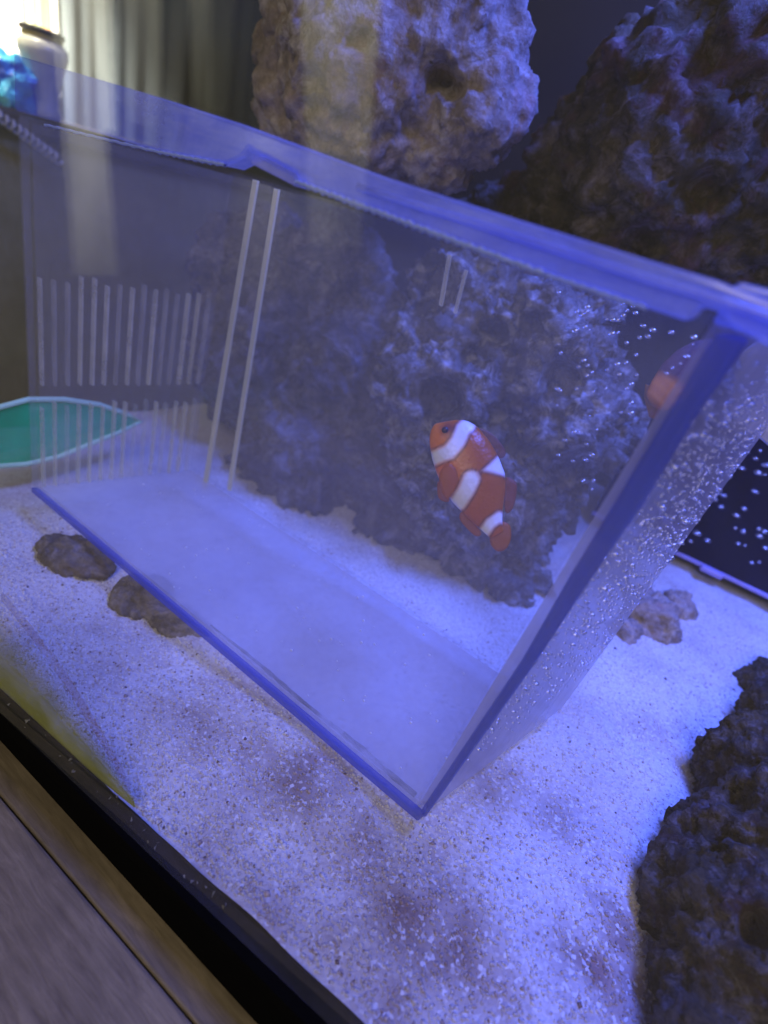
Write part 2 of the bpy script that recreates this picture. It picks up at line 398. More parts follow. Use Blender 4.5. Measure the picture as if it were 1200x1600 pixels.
# ------------------------------------------------------------ acrylic box with fish
wv = np.array([.2, 0, 0]); dv = np.array([.016, .0679, 0]); hv = np.array([.0106, 0, .1348])
def P(a, b, c): return wv * a + dv * b + hv * c
def slab(name, a0, a1, b0_, b1_, c0, c1, mat, parent, bw=0):
    p = [P(a0, b0_, c0), P(a1, b0_, c0), P(a1, b1_, c0), P(a0, b1_, c0), P(a0, b0_, c1), P(a1, b0_, c1), P(a1, b1_, c1), P(a0, b1_, c1)]
    o = mesh(name, *hexa(p), mat, parent)
    if bw: bevel(o, bw)
    return o
box = empty('acrylic_fish_box', (0.1, .03, 0), 'clear acrylic fish box with blue glowing edges standing tilted on the sand', 'fish box')
slab('front_panel', .0, .985, .0, .03, .022, .995, M_front, box)
slab('back_panel', .0, .985, .97, 1.0, .022, .995, M_back, box)
slab('right_panel', .986, 1.0, .035, 1.0, .022, .99, M_side, box)
slab('floor_panel', .004, .984, .035, .965, .0, .02, M_floor, box)
slab('bottom_edge', -.004, 1.0, -.006, .030, -.004, .014, M_post, box, .0005)
slab('left_edge', -.003, .004, -.006, .03, .022, .99, M_back, box, .0003)
slab('back_edge', .0, .99, .968, 1.006, -.004, .018, M_back, box)
# right front corner post (thick bonded edge)
lft = [(1118, 520), (1022, 682), (890, 900), (812, 1036), (656, 1268)]
rgt = [(661, 1282), (822, 1056), (908, 926), (1000, 794), (1084, 655), (1172, 528)]
prism('corner_post', [aty(u, v, -.0012) for u, v in lft + rgt], (0, .0055, 0), M_post, box, .0016)
# top rim bar with the cut-out near the left
up = [(20, 84), (100, 108), (250, 152), (380, 194), (600, 276), (800, 340), (1000, 402), (1120, 438), (1200, 470), (1290, 512)]
lo = [(1290, 585), (1200, 540), (1138, 508), (1128, 488), (1094, 478), (1076, 503), (1000, 478), (840, 424), (700, 374), (600, 340), (464, 288),
      (462, 272), (388, 232), (380, 244), (352, 258), (250, 238), (160, 210), (22, 172)]
prism('top_rim', [aty(u, v, -.0035) for u, v in up + lo], (0, .006, 0), M_rim, box, .0008)
mid = [(560, 292), (700, 336), (850, 384), (1000, 432), (1100, 462), (1190, 492), (1260, 525)]
tube('rim_ridge', [aty(u, v, -.0038) for u, v in mid], .0007, M_rim, box)
slab('right_rim', .985, 1.03, .03, 1.0, .985, 1.03, M_rim, box, .0008)
slab('rim_clip', .52, .60, -.03, .0, .93, .965, M_side, box, .0006) if False else None
q = [(390, 236), (460, 274), (462, 292), (392, 256)]
prism('rim_clip', [aty(u, v, -.001) for u, v in q], (0, .004, 0), M_side, box, .0004)
# twisted bead of silicone below the rim
def bead(name, a, b, n_, r0):
    a, b = np.array(a), np.array(b); vs_, fs_ = [], []
    t = (b - a) / np.linalg.norm(b - a); x = np.cross(t, (0, 0, 1)); x /= np.linalg.norm(x); y = np.cross(t, x)
    rings = n_ * 6; sd = 12
    for i in range(rings + 1):
        s_ = i / rings; c_ = a + (b - a) * s_
        for k in range(sd):
            an = 2 * math.pi * k / sd
            rr = r0 * (1 + .25 * math.sin(an + 2 * math.pi * s_ * n_)) * (.8 + .3 * noise.noise(Vector((s_ * 40, 0, k * .1))))
            vs_.append(c_ + rr * (x * math.cos(an) + y * math.sin(an)))
    for i in range(rings):
        for k in range(sd): fs_.append((i * sd + k, i * sd + (k + 1) % sd, (i + 1) * sd + (k + 1) % sd, (i + 1) * sd + k))
    return mesh(name, vs_, fs_, M_beadm, box, True)
nb = N('silicone_bead_material'); M_beadm = nb.done(nb.pbr((.30, .40, 1.0), .3))
bead('silicone_bead', aty(462, 284, -.004), aty(850, 428, -.004), 30, .00062)
bead('silicone_bead', aty(850, 428, -.004), aty(1010, 482, -.004), 9, .0004)
bead('silicone_bead', aty(250, 238, -.004), aty(352, 258, -.004), 9, .0005)
bead('silicone_bead', aty(70, 195, -.004), aty(250, 238, -.004), 10, .0004)
# slotted left panel: two rows of upright slats
for row, (c0, c1) in enumerate(((.02, .30), (.36, .66))):
    for k in range(15):
        b_ = .05 + .88 * k / 14 + rng.uniform(-.003, .003); wd_ = rng.uniform(.0032, .0052)
        slab('slat', .0, .012, b_ - wd_, b_ + wd_, c0, c1 + rng.uniform(-.012, .008), (M_slat, M_slat2)[int(rng.random() < .45)], box)
slab('left_panel', .003, .009, .04, .965, .0, .985, M_back, box)
# pale bonded strips near the left back corner, and a fainter pair further along
for (u0, v0, u1, v1, wd) in ((402, 282, 321, 765, 5.5), (435, 296, 360, 765, 5)):
    nn = dv / np.linalg.norm(dv); n3 = np.cross(wv, hv)
    p0, p1 = hit(u0, v0, n3, P(0, .96, 0)), hit(u1, v1, n3, P(0, .96, 0))
    e = np.array([wd * pxsize(p0), 0, 0]); e1 = np.array([wd * pxsize(p1) * .8, 0, 0])
    prism('back_strip', [p0 - e, p0 + e, p1 + e1, p1 - e1], (0, -.0012, 0), M_strip, box, .0002)
for (u0, v0, u1, v1, wd) in ((704, 398, 690, 478, 3.5), (730, 422, 712, 490, 3)):
    p0, p1 = hit(u0, v0, n3, P(0, .96, 0)), hit(u1, v1, n3, P(0, .96, 0)); e = np.array([wd * pxsize(p0), 0, 0])
    prism('back_strip', [p0 - e, p0 + e, p1 + e, p1 - e], (0, -.001, 0), M_slat, box, .0002)
# olive dirt collected along the inner front seam
pts = [P(a, .046 + .003 * math.sin(a * 31), .024) for a in np.linspace(.55, .975, 40)]
tube('seam_dirt', pts, [.0003 + .0006 * abs(noise.noise(Vector((i * .35, 3, 1)))) + .0004 * (i / 40) for i in range(40)], film_mat('seam_dirt_material', (.26, .25, .14), (.18, .17, .10), .4, 200), box)
bm = bmesh.new()
for k in range(90):
    q = rng.uniform(.0002, .00055)
    bmesh.ops.create_icosphere(bm, subdivisions=1, radius=q, matrix=Matrix.Translation(Vector(P(rng.uniform(.05, .96), rng.uniform(.06, .94), .0215))))
me = bpy.data.meshes.new('floor_grit'); bm.to_mesh(me); bm.free()
tag(link('floor_grit', me, plain('grit', (.85, .85, .85), .6), box, True), kind='stuff')
# ------------------------------------------------------------ live rock
def icos(name, blobs):
    bm = bmesh.new()
    for (c_, rad, sq) in blobs:
        m = Matrix.Translation(Vector(c_)) @ Matrix.Diagonal((sq[0], sq[1], sq[2], 1))
        bmesh.ops.create_icosphere(bm, subdivisions=3, radius=rad, matrix=m)
    me = bpy.data.meshes.new(name); bm.to_mesh(me); bm.free(); return me
def tex(ty, sc, **k):
    t = bpy.data.textures.new('relief', ty); t.noise_scale = sc
    for a, b in k.items(): setattr(t, a, b)
    return t
def rock(name, blobs, voxel, amp, mat, label, pits=(), scl=1.0, zmax=None):
    me = icos(name, blobs); o = bpy.data.objects.new(name, me); C.objects.link(o)
    m = o.modifiers.new('r', 'REMESH'); m.mode = 'VOXEL'; m.voxel_size = voxel
    sm = o.modifiers.new('s', 'SMOOTH'); sm.factor = .8; sm.iterations = 6
    for ty, sc, st, kw in (('CLOUDS', .030 * scl, 1.5, dict(noise_depth=2)), ('VORONOI', .014 * scl, -.75, {}), ('CLOUDS', .009 * scl, .8, dict(noise_depth=4)),
                           ('VORONOI', .0045 * scl, -.48, {}), ('CLOUDS', .0025 * scl, .3, dict(noise_depth=2))):
        dm = o.modifiers.new('d', 'DISPLACE'); dm.texture = tex(ty, sc, **kw); dm.texture_coords = 'LOCAL'; dm.strength = st * amp; dm.mid_level = .5
    dg = bpy.context.evaluated_depsgraph_get(); dg.update()
    ev = o.evaluated_get(dg); nm = bpy.data.meshes.new_from_object(ev)
    o.modifiers.clear(); o.data = nm; bpy.data.meshes.remove(me)
    co_ = np.empty(len(nm.vertices) * 3); nm.vertices.foreach_get('co', co_); co_ = co_.reshape(-1, 3)
    for (u, v, rp, dep) in pits:                     # hollows worn into the side that faces the viewer
        q = (co_ - CP) @ RC.T; du = 600 + FPX * q[:, 0] / q[:, 2] - u; dvv = 800 + FPX * q[:, 1] / q[:, 2] - v
        k = np.clip(1 - (np.hypot(du, dvv) / rp) ** 2, 0, 1); near = q[:, 2] < np.median(q[:, 2])
        dd = ray(u, v); dd /= np.linalg.norm(dd); co_ = co_ + dd[None] * (np.sqrt(k) * dep * near)[:, None]
    if name == 'live_rock': co_[:, 0] = np.maximum(co_[:, 0], -.076 + .004 * np.tanh(co_[:, 2] * 30))
    if zmax is not None: co_[:, 2] = np.where(co_[:, 2] > zmax, zmax + .15 * np.tanh((co_[:, 2] - zmax) / .15 * .12), co_[:, 2])
    nm.vertices.foreach_set('co', co_.ravel()); nm.update()
    nm.materials.clear(); nm.materials.append(mat); nm.polygons.foreach_set('use_smooth', [True] * len(nm.polygons))
    return tag(o, label, 'rock')
def bl(u, v, y, rp, sq=(1, 1, 1)):
    p = aty(u, v, y); return (p, rp * pxsize(p), sq)
def bg(u, v, fr, rp, sq=(1, 1, 1), z=-.008):
    p = CP + (atz(u, v, z) - CP) * fr; return (p, rp * pxsize(p), sq)
R_brown = rock_mat('brown_live_rock', (.24, .19, .155), (.60, .49, .42), (.85, .78, .72), (.50, .34, .31), .85)
R_dark = rock_mat('dark_live_rock', (.05, .040, .024), (.15, .12, .07), (.60, .50, .50), (.18, .095, .09), .45)
R_grey = rock_mat('grey_live_rock', (.060, .055, .055), (.30, .28, .27), (.78, .76, .75), (.10, .092, .098), .9, 1.4)
R_slate = rock_mat('slate_live_rock', (.06, .056, .060), (.22, .205, .205), (.52, .50, .51), (.10, .094, .105), .6)
R_front = rock_mat('blackish_live_rock', (.012, .009, .005), (.10, .070, .034), (.34, .31, .32), (.050, .018, .020), .55, 2.2)
R_tan = rock_mat('tan_live_rock', (.10, .088, .068), (.32, .27, .19), (.55, .50, .46), (.24, .19, .13), .6)

rock('live_rock', [bl(600, 120, .135, 165), bl(700, 60, .135, 125), bl(490, 170, .135, 95), bl(745, 165, .135, 88), bl(560, -20, .14, 150), bl(690, 215, .135, 72), bl(470, 100, .14, 70), bl(770, 90, .135, 62)],
     .0020, .0068, R_brown, 'rounded brown grey rock with a dark hole hanging above the box rim', pits=((690, 118, 24, .010), (706, 140, 22, .010), (676, 134, 14, .006), (560, 60, 22, .005), (480, 120, 20, .005), (640, 200, 16, .004)))
rock('live_rock', [bl(1060, 260, .21, 190), bl(1190, 140, .21, 190), bl(930, 265, .21, 105), bl(1000, 330, .21, 105), bl(1170, 330, .21, 120), bl(880, 330, .21, 85), bl(1130, 60, .21, 110), bl(800, 400, .22, 110), bl(1010, 150, .21, 90), bl(1300, 200, .22, 200)],
     .0028, .012, R_dark, 'large dark brown rock filling the upper right corner behind the box', pits=((1100, 300, 40, .01), (1000, 380, 30, .01)))
rock('live_rock', [bl(450, 560, .160, 140), bl(560, 570, .158, 120), bl(520, 700, .150, 140), bl(400, 450, .17, 110), bl(520, 440, .165, 90), bl(620, 800, .145, 105), bl(480, 760, .142, 80), bl(590, 690, .150, 110)],
     .0020, .012, R_slate, 'dark slate rock behind the left half of the box, darkest near the sand', pits=((560, 790, 60, .02), (470, 640, 50, .01), (540, 480, 30, .01)))
rock('live_rock', [bl(720, 620, .15, 140), bl(820, 560, .155, 130), bl(890, 660, .155, 100), bl(760, 780, .145, 120), bl(840, 760, .15, 80), bl(860, 480, .165, 75), bl(760, 880, .145, 90), bl(780, 930, .14, 60), bl(720, 500, .16, 90)],
     .0018, .015, R_grey, 'pale crusted craggy rock seen through the box behind the striped fish', pits=((660, 445, 55, .035), (690, 620, 36, .02), (900, 740, 40, .02), (830, 500, 22, .012), (770, 520, 26, .012), (740, 560, 24, .012), (880, 590, 30, .012)))
rock('live_rock', [bg(1015, 972, .97, 46), bg(1052, 950, .97, 30), bg(972, 990, .98, 28), bg(1000, 945, .97, 30)],
     .0011, .0045, R_brown, 'small knobbly rock on the sand beside the box right panel', scl=.6)
rock('live_rock', [bg(1200, 1220, .90, 105), bg(1165, 1330, .90, 100), bg(1100, 1400, .93, 80), bg(1190, 1490, .88, 140), bg(1215, 1080, .95, 55), bg(1110, 1570, .93, 90), bg(1280, 1350, .85, 150), bg(1046, 1420, .95, 46), bg(1022, 1432, .965, 30), bg(1100, 1310, .95, 50), bg(1260, 1150, .9, 90), bg(1090, 1660, .92, 80)],
     .0011, .0052, R_front, 'blackish porous rock in the lower right foreground corner', scl=.45, pits=((1120, 1350, 30, .006), (1160, 1250, 25, .006), (1180, 1450, 30, .008)))
rock('live_rock', [bg(110, 868, .98, 42, (1.2, 1, .55), -.012), bg(145, 882, .98, 34, (1.1, 1, .55), -.012), bg(85, 852, .985, 26, (1, 1, .6), -.012)],
     .0007, .0022, R_tan, 'small grey brown rock lying left under the box front edge', scl=.4)
rock('live_rock', [bg(225, 930, .985, 48, (1.1, 1, .5), -.012), bg(275, 968, .985, 38, (1.2, 1, .45), -.012), bg(310, 985, .99, 24, (1.2, 1, .5), -.012)],
     .0007, .0022, R_tan, 'flat tan rock wedged under the middle of the box front edge', scl=.4)

# ------------------------------------------------------------ dark compartment behind on the right
ov = empty('dark_compartment', tuple(aty(1100, 880, .235)), 'dark navy acrylic compartment with pale violet bottom trim at right', 'compartment')
a0, a1 = aty(930, 793, .235), aty(1330, 1003, .235); zz = (a0[2] + a1[2]) / 2
M_comp = acrylic('dark_navy_acrylic', (.018, .026, .10), .97, var=.05, gloss=.02)
boxw('panel', (a0[0], .235, zz), (a1[0], .29, zz + .085), M_comp, ov, .0008)
boxw('bottom_trim', (a0[0], .2325, zz - .0011), (a1[0], .2348, zz + .0011), plain('violet_trim', (.42, .38, .72), .4, .2, 120), ov, .0006)
p = aty(1112, 893, .231); boxw('trim_knob', (p[0] - .006, .2285, p[2] - .0018), (p[0] + .006, .2324, p[2] + .0018), bpy.data.materials['violet_trim'], ov, .0012)
# pale sheet standing in for a bright reflection at the upper right corner
cl = []
for (u, v) in [(1150, 548), (1200, 520), (1300, 560), (1300, 760), (1200, 702), (1165, 672), (1128, 640)]: cl.append(aty(u, v, .085))
fp = prism('reflection_sheet', cl, (.004, .016, 0), plain('pale_reflection_standin', (.62, .62, .80), .9, .25, 60), None, .003)
tag(fp, 'pale lavender sheet standing in for a reflection behind the right end of the box', 'sheet')

# ------------------------------------------------------------ fishes
def fish_body(name, u0, v0, ax, y, upper, lower, colf, mat, thick=.42, parent=None, tilt=0):
    o3 = aty(u0, v0, y); k = pxsize(o3); a = np.array(ax, float); a /= np.hypot(*a)
    e1 = RC[0] * a[0] + RC[1] * a[1]; e2 = RC[0] * a[1] - RC[1] * a[0]; e3 = -RC[2]
    ls = np.linspace(upper[0][0], upper[-1][0], 90); U = np.interp(ls, *zip(*upper)); Lw = np.interp(ls, *zip(*lower))
    for _ in range(3):
        U[1:-1] = (U[:-2] + 2 * U[1:-1] + U[2:]) / 4; Lw[1:-1] = (Lw[:-2] + 2 * Lw[1:-1] + Lw[2:]) / 4
    sd = 72; v = []; f = []; cols = []
    for i, l in enumerate(ls):
        mid_, hh = (U[i] + Lw[i]) / 2, max((U[i] - Lw[i]) / 2, .5)
        for j in range(sd):
            an = 2 * math.pi * j / sd; t = mid_ + hh * math.cos(an); w = thick * hh * math.sin(an)
            v.append(o3 + k * (e1 * l + e2 * t + e3 * w))
            px = (u0 + a[0] * l + a[1] * t, v0 + a[1] * l - a[0] * t); cols.append(colf(px, l, t, w))
    n = len(ls)
    for i in range(n - 1):
        for j in range(sd): f.append((i * sd + j, i * sd + (j + 1) % sd, (i + 1) * sd + (j + 1) % sd, (i + 1) * sd + j))
    f += [tuple(range(sd)), tuple(range((n - 1) * sd, n * sd))]
    o = mesh(name, v, f, mat, parent, True)
    at = o.data.color_attributes.new('col', 'FLOAT_COLOR', 'POINT')
    at.data.foreach_set('color', np.array([(*c_, 1) for c_ in cols]).ravel()); return o
def segd(p, pts):
    best = 1e9; p = np.array(p)
    for a, b in zip(pts[:-1], pts[1:]):
        a, b = np.array(a, float), np.array(b, float); t = np.clip((p - a) @ (b - a) / ((b - a) @ (b - a)), 0, 1)
        best = min(best, np.hypot(*(p - a - t * (b - a))))
    return best
def lerp(a, b, t): return tuple(x + (y_ - x) * t for x, y_ in zip(a, b))
def clown(px, l, t, w):
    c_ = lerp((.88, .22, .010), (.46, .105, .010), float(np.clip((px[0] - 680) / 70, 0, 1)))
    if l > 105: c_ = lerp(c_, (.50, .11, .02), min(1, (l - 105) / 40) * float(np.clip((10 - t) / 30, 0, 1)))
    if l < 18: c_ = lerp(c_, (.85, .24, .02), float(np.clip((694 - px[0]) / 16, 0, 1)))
    c_ = lerp(c_, (.10, .02, .05), .8 * float(np.clip(1.3 - math.hypot(px[0] - 699, px[1] - 672) / 14, 0, 1)))
    d1 = segd(px, [(732, 662), (722, 672), (713, 692), (700, 708), (676, 717)]) - 10.5
    d2 = segd(px, [(733, 750), (726, 766), (714, 786)]) - 12
    tri = [(752, 736), (779, 712), (806, 748)]
    s_ = [((b[0] - a[0]) * (px[1] - a[1]) - (b[1] - a[1]) * (px[0] - a[0])) / math.hypot(b[0] - a[0], b[1] - a[1]) for a, b in zip(tri, tri[1:] + tri[:1])]
    d3 = -min(s_)
    d4 = segd(px, [(752, 838), (764, 818), (778, 808), (798, 812)]) - 8
    dd = min(d1, d2, d3, d4)
    c_ = lerp(c_, (.06, .02, .03), float(np.clip(1 - abs(dd - 3.2) / 2.6, 0, 1)) * .8)
    c_ = lerp((.95, .95, .97), c_, float(np.clip((dd + 3) / 6, 0, 1)))
    return c_
M_fish = fish_mat('clownfish_skin')
up_ = [(-20, 2), (-16, 16), (-8, 36), (0, 46), (15, 55), (40, 60), (70, 61), (100, 57), (122, 46), (142, 31), (158, 20), (170, 14), (178, 12)]
lo_ = [(-20, -2), (-16, -10), (-8, -17), (0, -22), (25, -31), (50, -36), (80, -38), (100, -36), (120, -31), (142, -25), (160, -18), (172, -14), (178, -12)]
FU, FV, FA, FY = 690, 680, (.488, .873), .036
fo = aty(FU, FV, FY)
cf = empty('clownfish', tuple(fo), 'orange clownfish with three white bands swimming inside the clear box', 'fish')
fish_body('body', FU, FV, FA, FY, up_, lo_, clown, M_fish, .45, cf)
kf = pxsize(fo); Lf = math.hypot(*FA); fa = (FA[0] / Lf, FA[1] / Lf)
E1 = RC[0] * fa[0] + RC[1] * fa[1]; E2 = RC[0] * fa[1] - RC[1] * fa[0]; E3 = -RC[2]
def fin(name, pts, off, col, lift=0, margin=True):
    """fan-shaped fin, rays as ridges, thin dark margin"""
    q = np.array(pts, float); cen = q.mean(0); v = []
    loc = lambda p_, w: fo + kf * (E1 * ((p_[0] - FU) * fa[0] + (p_[1] - FV) * fa[1]) + E2 * ((p_[0] - FU) * fa[1] - (p_[1] - FV) * fa[0]) + E3 * w)
    dense = []
    for i in range(len(q)):
        a, b, c2, d2 = q[i - 1], q[i], q[(i + 1) % len(q)], q[(i + 2) % len(q)]
        for t in np.linspace(0, 1, 6, endpoint=False):
            dense.append(.5 * (2 * b + (c2 - a) * t + (2 * a - 5 * b + 4 * c2 - d2) * t * t + (3 * b - a - 3 * c2 + d2) * t ** 3))
    n = len(dense); rings = 4; f = []
    for side in (1, -1):
        for rI in range(rings):
            s_ = 1 - rI / rings
            for i, p_ in enumerate(dense): v.append(loc(cen + (p_ - cen) * s_, off + lift * (1 - s_) + side * (.6 + 1.1 * (1 - s_) + .35 * (i % 2))))
        v.append(loc(cen, off + lift + side * 1.8))
    blk = n * rings + 1
    for sI in (0, 1):
        o_ = sI * blk
        for rI in range(rings - 1):
            for i in range(n): f.append((o_ + rI * n + i, o_ + rI * n + (i + 1) % n, o_ + (rI + 1) * n + (i + 1) % n, o_ + (rI + 1) * n + i))
        for i in range(n): f.append((o_ + (rings - 1) * n + i, o_ + (rings - 1) * n + (i + 1) % n, o_ + n * rings))
    for i in range(n): f.append((i, (i + 1) % n, blk + (i + 1) % n, blk + i))
    nm = name + '_material'
    mat = bpy.data.materials.get(nm) or fin_mat(nm, col)
    return mesh(name, v, f, mat, cf, True)
fin('tail_fin', [(768, 822), (784, 815), (797, 822), (798, 842), (790, 858), (777, 861), (766, 848)], 0, (.60, .16, .02))
fin('dorsal_fin', [(738, 668), (758, 672), (775, 684), (790, 706), (782, 716), (760, 700), (742, 684)], 0, (.30, .09, .06))
fin('rear_dorsal_fin', [(790, 746), (806, 754), (806, 775), (800, 796), (790, 800), (788, 770)], 0, (.40, .09, .05))
fin('pectoral_fin', [(696, 726), (708, 734), (712, 752), (704, 772), (694, 780), (686, 764), (684, 742)], 27, (.62, .16, .014), 3)
fin('pelvic_fin', [(684, 752), (694, 768), (702, 782), (694, 784), (684, 776)], 4, (.55, .12, .02))
fin('anal_fin', [(722, 800), (736, 814), (752, 832), (744, 838), (728, 824), (718, 810)], 0, (.55, .14, .02))
le = fo + kf * (E1 * ((694 - FU) * fa[0] + (674 - FV) * fa[1]) + E2 * ((694 - FU) * fa[1] - (674 - FV) * fa[0]) + E3 * 13)
bm = bmesh.new(); bmesh.ops.create_uvsphere(bm, u_segments=20, v_segments=12, radius=kf * 5.5, matrix=Matrix.Translation(Vector(le)))
me = bpy.data.meshes.new('eye'); bm.to_mesh(me); bm.free(); link('eye', me, plain('fish_eye', (.03, .008, .03), .35), cf, True)

def royal(px, l, t, w):
    o_ = lerp((.50, .15, .008), (.58, .19, .012), .5 + .5 * math.sin(l * .4)); pu = (.055, .006, .022)
    c_ = lerp(o_, pu, float(np.clip((l - 34 + t * .3) / 16, 0, 1)))
    return lerp(c_, (.03, .006, .04), float(np.clip((l - 60) / 50, 0, 1)))
fo2 = aty(1022, 628, .10)
rf = empty('purple_fish', tuple(fo2), 'small purple fish with orange tail end behind the corner post', 'fish')
fish_body('body', 1022, 628, (.72, -.69), .10, [(-4, 8), (0, 18), (20, 26), (50, 34), (80, 34), (110, 26), (130, 12), (136, 3)],
          [(-4, -10), (0, -22), (20, -28), (50, -32), (80, -30), (110, -22), (130, -10), (136, -3)], royal, fish_mat('purple_fish_skin', .8), .4, rf)
k2 = pxsize(fo2)
prism('tail_fin', [aty(u, v, .1005) for u, v in [(1008, 600), (1022, 606), (1034, 640), (1026, 656), (1014, 652), (1006, 622)]], (0, .0008, 0), fin_mat('orange_tail_material', (.45, .17, .02)), rf, .0003)

# ------------------------------------------------------------ bubbles
bm = bmesh.new(); bmesh.ops.create_icosphere(bm, subdivisions=2, radius=1); bme = bpy.data.meshes.new('air_bubble'); bm.to_mesh(bme); bm.free()
bme.polygons.foreach_set('use_smooth', [True] * len(bme.polygons)); bme.materials.append(M_bub)
def bubble(p, rad, label, group):
    o = bpy.data.objects.new('air_bubble', bme); C.objects.link(o); o.location = p
    o.scale = (rad * rng.uniform(1.1, 1.8), rad * rng.uniform(.95, 1.2), rad * rng.uniform(.75, 1)); tag(o, label, 'bubble', group)
cnt = 0
while cnt < 70:      # on the rear panel under the rim
    u = rng.uniform(870, 1110); v = rng.uniform(455, 770)
    if v < 478 + (u - 1000) * .32 or rng.random() < (v - 470) / 380: continue
    if u > 1110 - (v - 500) * .62: continue
    p = hit(u, v, n3, P(0, .955, 0)); bubble(p, rng.uniform(2.2, 4.2) * pxsize(p), 'tiny air bubble on the rear panel below the rim near the corner post', 'bubbles on the rear box panel'); cnt += 1
cnt = 0
nR = np.cross(dv, hv)
while cnt < 185:     # on the outside of the right panel
    b_ = rng.uniform(.08, .97); c_ = rng.uniform(.18, .9)
    if rng.random() > .25 + .9 * (c_ - .18): continue
    p = P(1.0, b_, c_) + np.array([.0003, 0, 0]); bubble(p, rng.uniform(.00036, .00070), 'tiny air bubble clinging to the hazy right panel of the box', 'bubbles on the right box panel'); cnt += 1
for k in range(46):
    u = rng.uniform(1060, 1200); v = rng.uniform(700, 905)
    if v > 862 + (u - 1060) * .45: continue
    p = aty(u, v, .2305); bubble(p, rng.uniform(2.5, 5) * pxsize(p), 'tiny air bubble against the dark navy compartment at right', 'bubbles on the dark compartment')

bm = bmesh.new()
for k in range(1700):
    b_ = rng.uniform(.05, .98); c_ = .15 + .8 * rng.random() ** .7; p = P(1.0, b_, c_) + np.array([.0002, 0, 0]); q = rng.uniform(.00014, .00042)
    bmesh.ops.create_icosphere(bm, subdivisions=1, radius=1, matrix=Matrix.Translation(Vector(p)) @ Matrix.Diagonal((q * 1.6, q * 1.2, q, 1)))
me = bpy.data.meshes.new('fine_bubbles'); bm.to_mesh(me); bm.free()
tag(link('fine_bubbles', me, M_bub, None, True), 'fine mist of bubbles coating the hazy right panel', 'bubbles', kind='stuff')
# ------------------------------------------------------------ green scoop by the left panel
net = empty('green_scoop', tuple(atx(100, 680, -.02)), 'translucent green leaf-shaped scoop with pale rim beside the box left panel', 'scoop')
lp = [(-60, 655), (0, 636), (45, 624), (100, 624), (155, 632), (195, 646), (221, 658), (185, 676), (140, 694), (90, 714), (40, 725), (0, 728), (-60, 716)]
l3 = [atx(u, v, -.02) for u, v in lp]
tube('rim', l3, .0012, plain('pale_green_rim', (.60, 1.0, .58), .4, .03), net, 10, True)
prism('bowl', l3, (-.0012, 0, 0), film_mat('green_film', (.02, .95, .40), (.02, .72, .28), .80, 40, .3, .7, .8), net)

# ------------------------------------------------------------ the room seen past the left end glass
shelf_z = float(atx(72, 184, -.34)[2])
sh = empty('side_cabinet', (-.4, .1, 0), 'dim olive brown cabinet beyond the left end glass', 'cabinet')
boxw('body', (-.60, -.22, -.12), (-.232, .45, shelf_z - .012), wood_mat('dim_brown_wood', (.34, .30, .12), (.46, .40, .20), (20, 20, 3)), sh, .002)
boxw('top', (-.62, -.23, shelf_z - .0115), (-.222, .46, shelf_z), wood_mat('worn_brown_top', (.13, .105, .075), (.22, .19, .14), (20, 3, 5)), sh, .002)
vb = atx(72, 184, -.34); kv = pxsize(vb)
vase = empty('vase', tuple(vb), 'cream narrow waisted vase with a dark rim on the side table', 'vase')
hgt = 108 * kv
prof = [(.30, 0), (.34, .03), (.30, .10), (.28, .25), (.33, .42), (.42, .60), (.50, .74), (.50, .82), (.42, .88), (.34, .90)]
lathe('body', [(a * hgt * .62, b * hgt) for a, b in prof], vb, plain('cream_glaze', (.85, .82, .62), .3, .1), vase)
lathe('neck_band', [(a * hgt * .62, b * hgt) for a, b in [(.36, .885), (.40, .90), (.40, .93), (.36, .945)]], vb, plain('yellow_band', (.65, .52, .12), .4), vase)
lathe('rim', [(a * hgt * .62, b * hgt) for a, b in [(.38, .94), (.44, .95), (.44, 1.0), (.38, 1.01)]], vb, plain('dark_band', (.07, .06, .045), .4), vase)
# crumpled blue bag
bb = atx(14, 180, -.345); kb = pxsize(bb)
bm = bmesh.new(); bmesh.ops.create_icosphere(bm, subdivisions=4, radius=1)
for v in bm.verts:
    d_ = v.co.copy(); nn = noise.noise(d_ * 2.2) * .35 + abs(noise.noise(d_ * 5.0)) * .25
    v.co = Vector((d_.x * .9, d_.y * 1.1, d_.z * 1.2)) * (1 + nn); v.co.z = max(v.co.z, -.95)
    v.co = v.co * (36 * kb) + Vector(bb) + Vector((0, 0, 35 * kb))
me = bpy.data.meshes.new('blue_bag'); bm.to_mesh(me); bm.free()
nb2 = N('blue_bag_material'); vv = nb2.coord(1); cc = nb2.mix(nb2.ramp(nb2.noise(vv, 60, 4), [(.45, 0), (.55, 1)]), (.02, .12, .55), (.10, .55, .75))
tag(link('blue_bag', me, nb2.done(nb2.pbr(cc, .3)), None, False), 'crumpled bright blue bag left of the cream vase', 'bag')
# coiled white cord lying on the table
c0, c1 = atx(-14, 172, -.212), atx(92, 250, -.216); pts = []
for i in range(11 * 14 + 1):
    s_ = i / (11 * 14); an = s_ * 11 * 2 * math.pi; t = (c1 - c0) / np.linalg.norm(c1 - c0); x_ = np.cross(t, (0, 0, 1))
    rr = 8.5 * pxsize(c0 + (c1 - c0) * s_)
    pts.append(c0 + (c1 - c0) * s_ + x_ * rr * math.cos(an) + np.array([0, 0, 1]) * rr * .8 * math.sin(an))
tag(tube('coiled_cord', pts, .0011, plain('white_cord', (.95, .95, .88), .4), None, 8), 'coiled white cord hanging in front of the cream vase', 'cord')
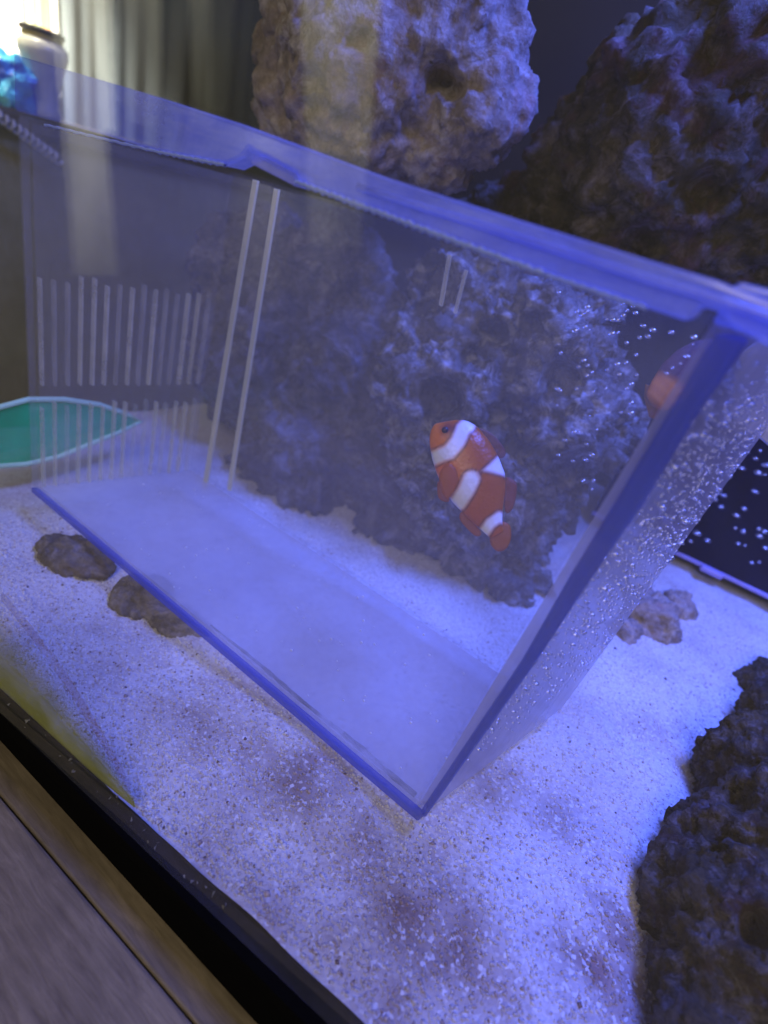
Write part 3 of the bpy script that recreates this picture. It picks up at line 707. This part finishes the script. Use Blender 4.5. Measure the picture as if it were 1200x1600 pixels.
# wall with siding boards
def wallstrip(name, us, vt, vb_, x, mat, parent, dx=.01):
    (u0, u1) = us
    p0, p1 = atx(u0, 100, x), atx(u1, 100, x); zt, zb = atx(u0, vt, x)[2], atx(u0, vb_, x)[2]
    return boxw(name, (x - dx, p0[1], zb), (x, p1[1], zt), mat, parent, .0015)
wall = empty('sided_wall', tuple(atx(20, 90, -.70)), 'overexposed cream sided wall at the top left corner', 'wall')
Mc = plain('cream_siding', (.90, .88, .70), .7, .05)
for k in range(5): wallstrip('siding_board', (-60, 27), -72 + 33 * k, -40 + 33 * k + (0), -.70 + .002 * (k % 2), Mc, wall)
fr = empty('window_frame', tuple(atx(50, 90, -.69)), 'white and grey upright window frame strips above the vase', 'window frame')
for (u0, u1, c_) in ((27.5, 39.5, (.92, .92, .85)), (40, 47, (.16, .16, .15)), (47.5, 56, (.80, .78, .52)), (56.5, 62.5, (.36, .36, .18)), (63, 67.5, (.40, .46, .33)), (68, 74, (.38, .36, .18)), (74.5, 84, (.75, .38, .20)), (84.5, 94, (.90, .88, .80))):
    wallstrip('frame_strip', (u0, u1), -60, 150, -.69, plain('strip_paint', c_, .6, .08), fr)
# dark curtain with folds
vs = []; fs = []; nU = 160
for i in range(nU + 1):
    u = 95 + (900 - 95) * i / nU; p = atx(min(u, 620), 100, -.66) if u <= 620 else atx(620, 100, -.66) + np.array([0, (u - 620) * .004, 0])
    dx = .005 * math.sin(i * .9) + .008 * math.sin(i * .37 + 1)
    for z in (-.1, .55): vs.append((p[0] + dx, p[1], z))
for i in range(nU): fs.append((2 * i, 2 * i + 2, 2 * i + 3, 2 * i + 1))
cu = mesh('curtain', vs, fs, plain('grey_green_curtain', (.070, .084, .092), .9, .4, 20), None, True)
sm = cu.modifiers.new('t', 'SOLIDIFY'); sm.thickness = .003
tag(cu, 'dark grey green curtain hanging in folds at upper left', 'curtain')

# ------------------------------------------------------------ added glowing strips, unseen themselves, that put pale reflections into the front pane
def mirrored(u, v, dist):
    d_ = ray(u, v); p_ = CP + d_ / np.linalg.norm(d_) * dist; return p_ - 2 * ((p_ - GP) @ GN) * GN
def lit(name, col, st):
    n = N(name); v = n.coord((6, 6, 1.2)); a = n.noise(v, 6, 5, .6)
    e = n.new('ShaderNodeEmission'); n.L(n.mix(n.ramp(a, [(.3, 0), (.7, 1)]), tuple(x * .55 for x in col), col), e.inputs[0]); ta = n.new('ShaderNodeAttribute', attribute_name='fade'); n.L(n.math('MULTIPLY', ta.outputs['Fac'], st), e.inputs[1])
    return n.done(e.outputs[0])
for nm, pts, st, low, lab in (('glow_strip', [(472, -60), (590, -60), (556, 384), (486, 384)], 2.3, .12, 'tall added glow strip mirrored over the round rock in the front pane'),
                         ('glow_strip', [(126, -60), (149, -60), (158, 200), (148, 200)], 5.5, .6, 'thin bright added glow slit mirrored right of the vase in the front pane'),
                         ('glow_strip', [(84, -60), (124, -60), (168, 430), (122, 430)], 3.6, .12, 'narrow added glow strip mirrored beside the vase in the front pane'),
                         ('glow_strip', [(190, -60), (232, -60), (238, 190), (204, 190)], 1.5, .3, 'faint added glow strip mirrored over the curtain in the front pane'),
                         ('glow_strip', [(296, -60), (314, -60), (318, 190), (306, 190)], 1.2, .3, 'thin faint added glow strip mirrored left of the round rock in the front pane')):
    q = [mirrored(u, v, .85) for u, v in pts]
    wo = tag(prism(nm, q, np.array([.0, -.02, 0]), lit('added_pale_glow', (1, .97, .72), st)), lab, 'window')  # added glow strip, not a real window
    sa_ = wo.data.attributes.new('fade', 'FLOAT', 'POINT'); sa_.data.foreach_set('value', [1, 1, low, low] * 2)      # glow fades towards the lower end
